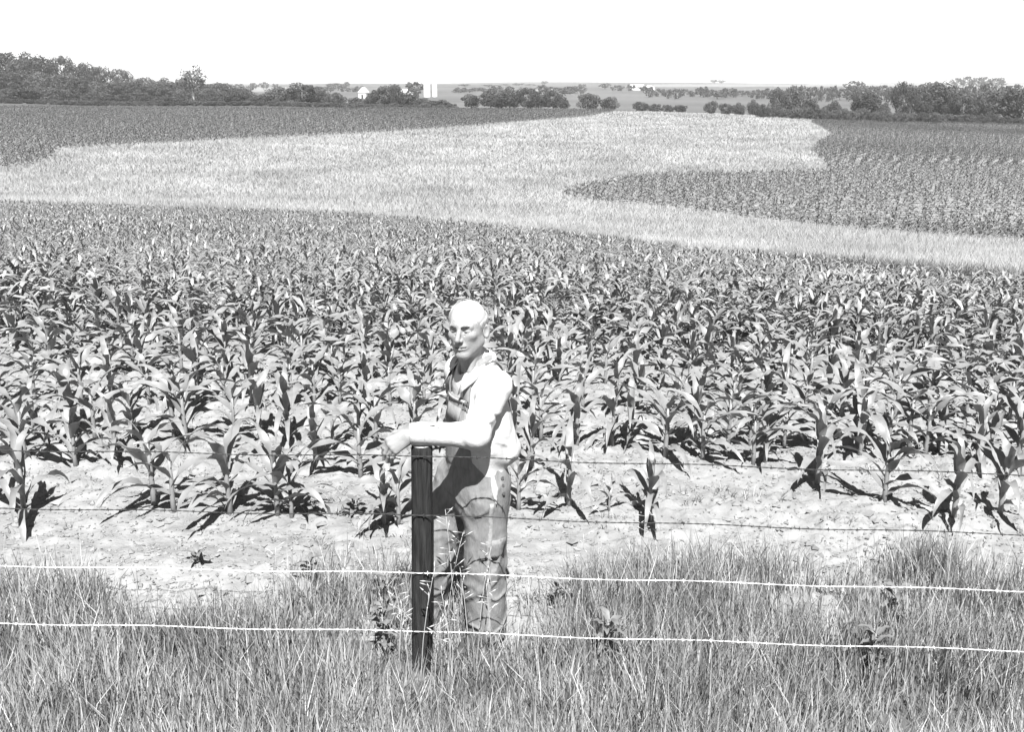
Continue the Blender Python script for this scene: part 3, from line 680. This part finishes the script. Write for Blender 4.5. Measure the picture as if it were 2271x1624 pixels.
# --- skin body under the clothes
p, o0 = grid((-.62, 3.85, -.02), (.1, 4.75, 1.5), .012)
d = torso(p, -.022)
for a, b, c_, r in ((SHL, ELB, WRI, (.048, .04, .028)), (SHR, ELR, WRR, (.048, .04, .03))): d = smin(d, np.minimum(rc(p, a, b, r[0], r[1]), rc(p, b, c_, r[1], r[2])), .02)
for a, b, c_ in ((HIPL, KNL, ANL), (HIPR, KNR, ANR)): d = smin(d, np.minimum(rc(p, a, b, .08, .058), rc(p, b, c_, .056, .04)), .03)
BV, BF = surface_nets(d, o0, .012)
body = Geo(); body.add(BV, [BF])
# --- head
HC = np.array((-.194, 4.225, 1.575))
hf = np.array((-.36, -.93, .06)); hf /= np.linalg.norm(hf)
hl = np.cross(UP, hf)*1.0; hl /= np.linalg.norm(hl); hl = hl + .05*UP; hl -= hf*(hl@hf); hl /= np.linalg.norm(hl); hu = np.cross(hf, hl)
if hu[2] < 0: hu = -hu
if hl[0] < 0: hl = -hl
HM = np.stack([hl, hf, hu], 0)       # rows: left, forward, up
def to_w(v): return HC + np.asarray(v, float)@HM
p, o0 = grid((-.11, -.13, -.19), (.11, .14, .14), .0028)
pm = p*np.array((1, 1, 1)); pm = pm.copy(); pm[..., 0] = np.abs(pm[..., 0])
cran = ell(p, (0, -.012, .036), (.076, .098, .088))
d = smin(cran, ell(p, (0, .022, -.03), (.066, .07, .088)), .03)
d = smin(d, rc(pm, (.052, -.005, -.055), (.012, .062, -.104), .022, .019), .025)
d = smin(d, ell(p, (0, .07, -.104), (.024, .02, .019)), .02)
d = smin(d, ell(pm, (.043, .062, -.018), (.02, .019, .017)), .02)
d = smin(d, rc(pm, (.0, .086, .02), (.045, .07, .02), .010, .009), .014)
d = smax(d, -ell(pm, (.031, .1, .001), (.018, .019, .010)), .010)
d = smin(d, ell(pm, (.032, .07, -.001), (.016, .0165, .012)), .004)
d = smax(d, -rc(pm, (.018, .089, -.001), (.046, .079, -.003), .0016, .0012), .002)
d = smax(d, -rc(pm, (.02, .086, -.016), (.044, .077, -.014), .0015, .001), .004)
d = smin(d, rc(p, (0, .088, .012), (0, .116, -.034), .008, .0115), .009)
d = smin(d, ell(pm, (.0125, .100, -.038), (.0085, .012, .008)), .006)
d = smin(d, ell(p, (0, .078, -.066), (.03, .02, .022)), .012)
d = smax(d, -rc(pm, (0, .1, -.0715), (.030, .083, -.0690), .0030, .002), .004)
d = smin(d, rc(pm, (0, .094, -.0775), (.018, .088, -.0765), .0048, .003), .004)
d = smax(d, -rc(pm, (.021, .094, -.034), (.038, .082, -.066), .0042, .003), .006)
for dz_ in (-.006, 0, .006): d = smax(d, -rc(pm, (.05, .073, -.001+dz_*.4), (.062, .058, -.002+dz_*1.6), .0012, .0008), .003)
d = smax(d, -rc(pm, (.045, .078, -.045), (.047, .07, -.075), .0022, .0014), .006)
for zz in (.045, .058, .07): d = smax(d, -rc(pm, (0, .092, zz), (.04, .078, zz+.004), .0012, .0008), .003)
ear = ell((p-np.array((0, 0, 0)))*np.array((1, 1, 1)), (0, 0, 0), (1, 1, 1))
q_ = pm-np.array((.078, -.012, -.012)); ca, sa = math.cos(.35), math.sin(.35)
q2 = np.stack([q_[..., 0]*ca-q_[..., 1]*-sa*1.0, q_[..., 0]*-sa+q_[..., 1]*ca, q_[..., 2]], -1)
ear = smax(ell(q2, (.004, -.004, 0), (.0085, .020, .033)), -ell(q2, (.011, .004, .002), (.0085, .012, .021)), .004)
d = smin(d, ear, .006)
d = smin(d, rc(p, (0, -.028, -.08), (0, -.05, -.19), .052, .056), .03)
d = smin(d, rc(pm, (.03, .0, -.1), (.012, .02, -.19), .016, .014), .02)
HV, HF = surface_nets(d, o0, .0028); body.add(to_w(HV), [HF])
# --- left hand hanging past the post
hd = np.array((-.80, -.16, -.42)); hd /= np.linalg.norm(hd); hs = np.array((.42, -.18, -.85)); hs -= hd*(hs@hd); hs /= np.linalg.norm(hs); hn = np.cross(hd, hs)
if hn[1] > 0: hn = -hn                     # back of the hand, towards the fence
p, o0 = grid((-.62, 3.86, 1.0), (-.38, 4.06, 1.22), .0028)
K0 = WRI + hd*.105
d = rc(p, WRI+(.03, 0, 0), WRI+hd*.02, .028, .027)
for i, off in enumerate((-.031, -.010, .011, .030)):
    kn = K0 + hs*off - hd*(.004*abs(i-1)) + hn*(.004 if i in (1, 2) else 0)
    d = smin(d, rc(p, WRI+hd*.02+hs*off*.55, kn, .017, .0125), .014)
Lf = (.045, .050, .046, .037); fing = None
for i, off in enumerate((-.031, -.010, .011, .030)):
    kn = K0 + hs*off - hd*(.004*abs(i-1)) + hn*(.004 if i in (1, 2) else 0); sp_ = hs*(-.03*off/.03)
    d1 = hd*.55-hn*.35+UP*-.72+sp_; d1 /= np.linalg.norm(d1); d2 = hd*.30-hn*.55-UP*.75+sp_*.5; d2 /= np.linalg.norm(d2); d3 = -hn*.9-UP*.35-hd*.2; d3 /= np.linalg.norm(d3)
    a = kn+d1*Lf[i]; b = a+d2*Lf[i]*.68; c_ = b+d3*Lf[i]*.5
    fg = smin(smin(rc(p, kn, a, .0105, .0092), rc(p, a, b, .0096, .0084), .004), rc(p, b, c_, .0084, .0068), .003)
    fing = fg if fing is None else np.minimum(fing, fg)
d = smin(d, fing, .005)
t0 = WRI+hd*.03-hs*.024-hn*.008; t1 = t0+(hd*.7-hs*.35-hn*.5)*.045; t2 = t1+(hd*.9-hn*.45+UP*-.1)*.034; t3 = t2+(hd*.7-hn*.5-UP*.4)*.024
d = smin(d, smin(smin(rc(p, t0, t1, .0165, .0125), rc(p, t1, t2, .0118, .0105), .004), rc(p, t2, t3, .0105, .008), .003), .006)
HV, HF = surface_nets(d, o0, .0028); body.add(HV, [HF])
# right hand, in the far pocket
p, o0 = grid(WRR-.11, WRR+.11, .004); d = rc(p, WRR, WRR+(-.02, -.01, -.07), .03, .034)
for i in range(4): d = smin(d, rc(p, WRR+np.array((-.045+.018*i, -.01, -.065)), WRR+np.array((-.05+.018*i, -.02, -.098)), .009, .007), .005)
HV, HF = surface_nets(d, o0, .004); body.add(HV, [HF])
BVv, BFf = body.arrays(); fc = BVv[BFf[0]].mean(1); fl_ = (fc-HC)@HM.T
hat = (np.linalg.norm(fl_, axis=1) < .2) & (fl_[:, 2]+.006*noise(fl_[:, 0]*40, fl_[:, 1]*40, s=95)+rng.normal(0, .005, len(fl_)) > .036-.25*np.clip(-.02-fl_[:, 1], 0, 1))
person = link('person', mesh('person', BVv, BFf, [M['skin'], M['pale_skin']], True, hat.astype(int)))
tag(person, 'elderly balding man in white shirt and bib overalls leaning on the fence post', 'person')
# --- shirt
HS = .0065
p, o0 = grid((-.53, 3.88, .86), (.12, 4.72, 1.49), HS)
d = torso(p, .006)
# blouse of cloth hanging over the waist at the back and side
ql = loc(p); d = smin(d, ell(ql, (.03, -.075, 1.005), (.15, .085, .09)), .05)
lift = np.array((0, 0, 0))
slv = smin(rc(p, SHL+(-.006, .008, 0), ELB, .068, .060), rc(p, ELB+(0, 0, .004), WRI+(.02, 0, .004), .057, .046), .035)
tS = np.clip(((p-SHL)@(ELB-SHL))/((ELB-SHL)@(ELB-SHL)), 0, 1)
wr = fbm(p[..., 0]*9+p[..., 2]*7, p[..., 1]*9, p[..., 2]*22+p[..., 0]*10, o=2, s=50)
wr2 = noise(p[..., 0]*34, p[..., 1]*10, p[..., 2]*10, s=52)
groove = np.exp(-(noise(p[..., 0]*10+p[..., 2]*13, p[..., 1]*9, p[..., 2]*6-p[..., 0]*10, s=58)/.09)**2)*np.clip(.3+noise(p[..., 0]*6, p[..., 1]*6, p[..., 2]*6, s=59), 0, 1)
ridg = 1-2*np.clip(np.abs(fbm(p[..., 0]*11+p[..., 2]*5, p[..., 1]*11, p[..., 2]*11-p[..., 0]*4, o=2, s=57))/.35, 0, 1)
near_el = np.exp(-(np.linalg.norm(p-ELB, axis=-1)/.11)**2)
slv = slv - wr*.004 - wr2*near_el*.004 + .014*groove
slr = smin(rc(p, SHR, ELR, .074, .06), rc(p, ELR, WRR, .058, .042), .03)
foldz = fbm(ql[..., 0]*10+p[..., 2]*6, ql[..., 1]*12, p[..., 2]*9-ql[..., 1]*14, o=2, s=61)
ridt = 1-2*np.clip(np.abs(fbm(ql[..., 0]*7+p[..., 2]*5, ql[..., 1]*8, p[..., 2]*7-ql[..., 1]*9, o=2, s=63))/.3, 0, 1)
d = d - (foldz*.006+ridt*.003)*np.clip((1.28-p[..., 2])/.15, .25, 1.)
d = smin(smin(d, slv, .022), slr, .025)
d = smax(d, -(p@hd*-1*0+1)*.0+(.90-p[..., 2]), .01)
d = np.maximum(d, -(p[..., 0]-(WRI[0]+.005)))
dn = ell(ql, (0, .055, 1.435), (.048, .07, .095)); d = smax(d, -dn, .006)          # open neck
V, F = surface_nets(d, o0, HS); shirt = link('shirt', mesh('shirt', V, [F], M['shirt'], True), person)
# collar: two pointed leaves folded over
NB = np.array((-.166, 4.280, 1.418))
def collar(sgn):
    A = []; n = 14
    for k in range(n+1):
        t = k/n; an = R(178-140*t)*sgn                    # from nape to front
        dirv = fF*math.cos(an)+fL*math.sin(an)
        fr = max(0, (t-.55)/.45)
        hi = NB + dirv*(.066+.006*fr)*np.array((1, 1, 1)) + UP*(.040-.052*t*t)
        lo_ = NB + dirv*(.100+.022*fr) + UP*(-.012-.05*t*t-.065*fr**1.5) + fF*.03*fr
        md = (hi+lo_)/2 + dirv*.010 + UP*.008
        A += [hi, md, lo_]
    A = np.array(A); q = [(k*3+j, k*3+j+1, (k+1)*3+j+1, (k+1)*3+j) for k in range(n) for j in range(2)]
    return A, [np.array(q)]
Gc = Geo()
for sg in (1, -1): Gc.add(*collar(sg))
co = link('collar', Gc.mesh('collar', M['shirt'], True), shirt)
md_ = co.modifiers.new('solid', 'SOLIDIFY'); md_.thickness = .004; md_.offset = 0
V, F = tube([WRI+(.058, 0, .004), WRI+(.054, 0, .004), WRI+(.02, 0, .003), WRI+(-.008, -.001, .001)], [.046, .0505, .0485, .0475], 20, False); cu = link('cuff', mesh('cuff', V, F, M['shirt'], True), shirt)
m2 = cu.modifiers.new('solid', 'SOLIDIFY'); m2.thickness = .004
# --- overalls
p, o0 = grid((-.60, 4.0, .0), (.1, 4.66, 1.30), HS)
ql = loc(p); wav = fbm(p[..., 0]*8, p[..., 1]*8, p[..., 2]*13+p[..., 0]*8, o=3, s=70)
q1 = ql*np.array((1, 1.30, 1)); hip = rc(q1, (0, .02, .80), (0, .03, .965), .172, .164)
legL = smin(rc(p, HIPL, KNL, .106, .096), rc(p, KNL, ANL, .096, .1), .03); legR = smin(rc(p, HIPR, KNR, .106, .097), rc(p, KNR, ANR, .097, .098), .03)
folds = np.sin(p[..., 2]*52+6*noise(p[..., 0]*7, p[..., 1]*7, p[..., 2]*5, s=71))*np.clip((.42-p[..., 2])/.25, 0, 1)*.006
dl = np.minimum(legL, legR)+0; dl = smin(legL, legR, .012)
drape = fbm(p[..., 0]*16+p[..., 2]*5, p[..., 1]*16, p[..., 2]*3.2, o=2, s=83)
crease = np.abs(fbm(p[..., 0]*7+p[..., 2]*9, p[..., 1]*7, p[..., 2]*6-p[..., 0]*9, o=2, s=77))
ridp = 1-2*np.clip(np.abs(fbm(p[..., 0]*6+p[..., 2]*4, p[..., 1]*6, p[..., 2]*8-p[..., 0]*7, o=2, s=87))/.28, 0, 1)
knz = .35+np.exp(-((p[..., 2]-.36)/.14)**2)+np.exp(-((p[..., 2]-.75)/.08)**2)*.8+np.exp(-((p[..., 2]-.08)/.1)**2)
dd = smin(hip, dl, .04) - wav*.003 - drape*.006*np.clip((.8-p[..., 2])/.3, .15, 1) - ridp*.0042*knz - folds*.35*np.clip((.25-p[..., 2])/.15, 0, 1)
topcut = p[..., 2]-(.985+.0*ql[..., 1])
dd = smax(smax(dd, topcut, .006), .035-p[..., 2], .01)
ts = torso(p, .006) - foldz[:1, :1, :1].mean()*0
bib = np.maximum.reduce([ts-.0105, np.abs(ql[..., 0])-.118+.18*np.clip(p[..., 2]-1.03, 0, 1), .035-ql[..., 1], p[..., 2]-1.262, .95-p[..., 2]])
dd = np.minimum(dd, bib-.0015)
DD, DO = dd, o0
V, F = surface_nets(dd, o0, HS); ov = link('overalls', mesh('overalls', V, [F], M['denim'], True), person)
def project(pt, off):                      # walk a point along its outward direction to the shirt surface
    pt = np.array(pt, float)
    for _ in range(14):
        e = .004; d0 = float(torso(pt[None], .006)[0]); gr = np.array([float(torso((pt+v)[None], .006)[0])-d0 for v in np.eye(3)*e])/e
        pt = pt-gr*(d0-off)/(gr@gr+1e-6)
    return pt
def wp(a, b, z): return TORC*np.array((1, 1, 0))+fL*a+fF*b+UP*z
def ribbon(pts, w, off, matk, name, wide=None):
    c = [project(q_, off) for q_ in pts]; c = np.array(c); T = np.gradient(c, axis=0); A = []
    for k in range(len(c)):
        e = .004; d0 = float(torso(c[k][None])[0]); gr = np.array([float(torso((c[k]+v)[None])[0])-d0 for v in np.eye(3)*e]); gr /= np.linalg.norm(gr)
        s = np.cross(T[k], gr); s /= np.linalg.norm(s); A += [c[k]-s*w/2, c[k]+s*w/2]
    q = [(2*k, 2*k+1, 2*k+3, 2*k+2) for k in range(len(c)-1)]
    o = link(name, mesh(name, np.array(A), [np.array(q)], M[matk], True), ov); m_ = o.modifiers.new('solid', 'SOLIDIFY'); m_.thickness = .005; m_.offset = 0
    return c, o
for sg in (1, -1):
    c, o = ribbon([wp(sg*(.080-.016*t), .115-.24*t*t, 1.235+.20*math.sin(t*math.pi*.62)) for t in np.linspace(0, 1, 12)] + [wp(sg*(.072-.05*t), -.13, 1.36-.34*t) for t in np.linspace(.1, 1, 8)], .036, .0095, 'denim', 'strap')
    for z_ in (1.232, 1.252):
        bt = project(wp(sg*.088, .13, z_), .013); V, F = tube([bt, bt+fF*.006], .009, 10); link('button', mesh('button', V, F, M['metal']), ov)
    br = [project(wp(sg*.088+x_, .13, z_), .016) for x_, z_ in ((-.018, 1.225), (.018, 1.225), (.018, 1.26), (-.018, 1.26), (-.018, 1.225))]
    V, F = tube(br, .0022, 5); link('buckle', mesh('buckle', V, F, M['metal']), ov)
c, o = ribbon([wp(-.085+.17*t, .13, 1.255) for t in np.linspace(0, 1, 9)], .014, .0155, 'seam', 'bib_hem')
c, o = ribbon([wp(-.06+.12*t, .13, 1.185) for t in np.linspace(0, 1, 9)], .075, .0145, 'denim', 'bib_pocket')
def cloth_hit(st, dv, off=.002):            # walk outwards from inside the overalls to the cloth
    st = np.array(st, float); dv = np.array(dv, float)/np.linalg.norm(dv); last = st
    for k in range(120):
        q_ = st+dv*.0025*k; i = np.round((q_-DO)/HS).astype(int)
        if (i < 0).any() or (i >= DD.shape).any(): break
        if DD[tuple(i)] < 0: last = q_
    return last+dv*off
def cloth_strip(starts, dvs, half, name, mk, off=.003, thick=.004):
    A = []
    for st, dv, h_ in zip(starts, dvs, half):
        dv = np.array(dv, float)/np.linalg.norm(dv); sdv = np.cross(UP, dv)
        A += [cloth_hit(np.array(st)+sdv*h_*u, dv, off) for u in (-1, 0, 1)]
    q = [(3*k+j, 3*k+j+1, 3*k+4+j, 3*k+3+j) for k in range(len(starts)-1) for j in (0, 1)]
    o = link(name, mesh(name, np.array(A), [np.array(q)], M[mk], True), ov); m_ = o.modifiers.new('solid', 'SOLIDIFY'); m_.thickness = thick; m_.offset = 0
    return o
SD = np.array((.42, -.90, 0))
# side seam (double stitched) down the near leg
ax_pts = [HIPL+(KNL-HIPL)*t for t in np.linspace(.1, 1, 14)]+[KNL+(ANL-KNL)*t for t in np.linspace(.07, .97, 14)]
cloth_strip(ax_pts, [(.20, -.98, 0)]*28, [.010]*28, 'leg_seam', 'seam', .0015)
# side opening: white lining between two edges, with buttons
zz_ = np.linspace(.925, .775, 10); base = [np.array((-.145, 4.29, z_)) for z_ in zz_]
cloth_strip(base, [SD+np.array((-.10+.10*t, 0, 0)) for t in np.linspace(0, 1, 10)], [.002+.012*math.sin(math.pi*min(1, .1+.9*t)) for t in np.linspace(0, 1, 10)], 'side_opening_lining', 'shirt', .003)
for z_ in (.90, .865, .83):
    c0 = cloth_hit((-.145, 4.29, z_), (.60, -.80, 0), -.001); dv = np.array((.6, -.8, 0)); V, F = tube([c0, c0+dv*.006], .0085, 12); link('button', mesh('button', V, F, M['metal']), ov)
# waist band and the near hip pocket
cloth_strip([np.array((-.145, 4.29, z_)) for z_ in (.975, .965, .955)], [SD]*3, [.075]*3, 'waist_band', 'seam', .002)
cloth_strip([np.array((-.15, 4.25, z_)) for z_ in np.linspace(.60, .50, 5)], [(.62, -.78, 0)]*5, [.05]*5, 'tool_pocket', 'denim', .0035, .005)
# --- hair, brows, eyes
p, o0 = grid((-.1, -.13, -.09), (.1, .06, .13), .003)
cr = ell(p, (0, -.013, .034), (.0825, .1035, .091)); fz = noise(p[..., 0]*150, p[..., 1]*150, p[..., 2]*45, s=90)*.0014
reg = np.maximum(p[..., 1]-.03+.45*np.abs(p[..., 2]-.02), np.maximum(p[..., 2]-(.075-.35*(p[..., 1]+.1)), -.055-p[..., 2]))
V, F = surface_nets(smax(cr+fz-.001, reg, .006), o0, .003); link('hair', mesh('hair', to_w(V), [F], M['hair'], True), person)
for sg in (1, -1):
    V, F = tube([to_w((sg*x_, y_, z_)) for x_, y_, z_ in ((.012, .097, .018), (.024, .0955, .0235), (.038, .087, .023), (.05, .073, .017))], [.0028, .0042, .0038, .0015], 7); link('eyebrow', mesh('eyebrow', V, F, M['brow'], True), person)
    V, F = tube([to_w((sg*x_, y_, z_)) for x_, y_, z_ in ((.022, .0862, -.001), (.031, .0872, .0005), (.042, .0815, -.0015))], [.0012, .0026, .001], 7); link('eye', mesh('eye', V, F, M['eye'], True), person)
V, F = tube([to_w(q_) for q_ in ((-.028, .0845, -.0695), (-.01, .0955, -.0718), (.01, .0955, -.0718), (.028, .0845, -.0695))], [.0008, .0018, .0018, .0008], 6); link('mouth', mesh('mouth', V, F, M['brow'], True), person)
# --- boots
for an_, toe in ((ANL, (-.10, -.16)), (ANR, (-.15, -.08))):
    p, o0 = grid(an_+(-.26, -.26, -.09), an_+(.14, .16, .12), .007); gz = float(topz(an_[0], an_[1]))
    a = np.array((an_[0], an_[1], gz+.05)); t_ = np.array((an_[0]+toe[0]*1.1, an_[1]+toe[1]*1.1, gz+.035))
    d = smin(rc(p, a+(0, 0, .08), a, .055, .048), rc(p, a, t_, .047, .04), .03); d = smax(d, gz-.005-p[..., 2], .006)
    V, F = surface_nets(d, o0, .007); link('boot', mesh('boot', V, [F], M['boot'], True), person)

# ------------------------------------------------------------------ summer haze over the whole land
hz = bpy.data.materials.new('haze'); hz.use_nodes = True; N = hz.node_tree.nodes; N.clear()
pv = N.new('ShaderNodeVolumePrincipled'); om = N.new('ShaderNodeOutputMaterial'); hz.node_tree.links.new(pv.outputs[0], om.inputs['Volume'])
pv.inputs['Color'].default_value = (.95, .95, .95, 1); pv.inputs['Density'].default_value = .00028; pv.inputs['Anisotropy'].default_value = .0
V, F = boxg((0, 3000, 9), (13600, 7400, 44)); tag(link('haze', mesh('haze', V, F, hz)), kind='stuff')
print('TRIS', sum(sum(len(q.vertices)-2 for q in o.data.polygons) if o.data.users == 1 else 0 for o in bpy.data.objects if o.type == 'MESH' and len(o.data.polygons) < 1)+sum(len(m.loops)-2*len(m.polygons) for m in bpy.data.meshes))
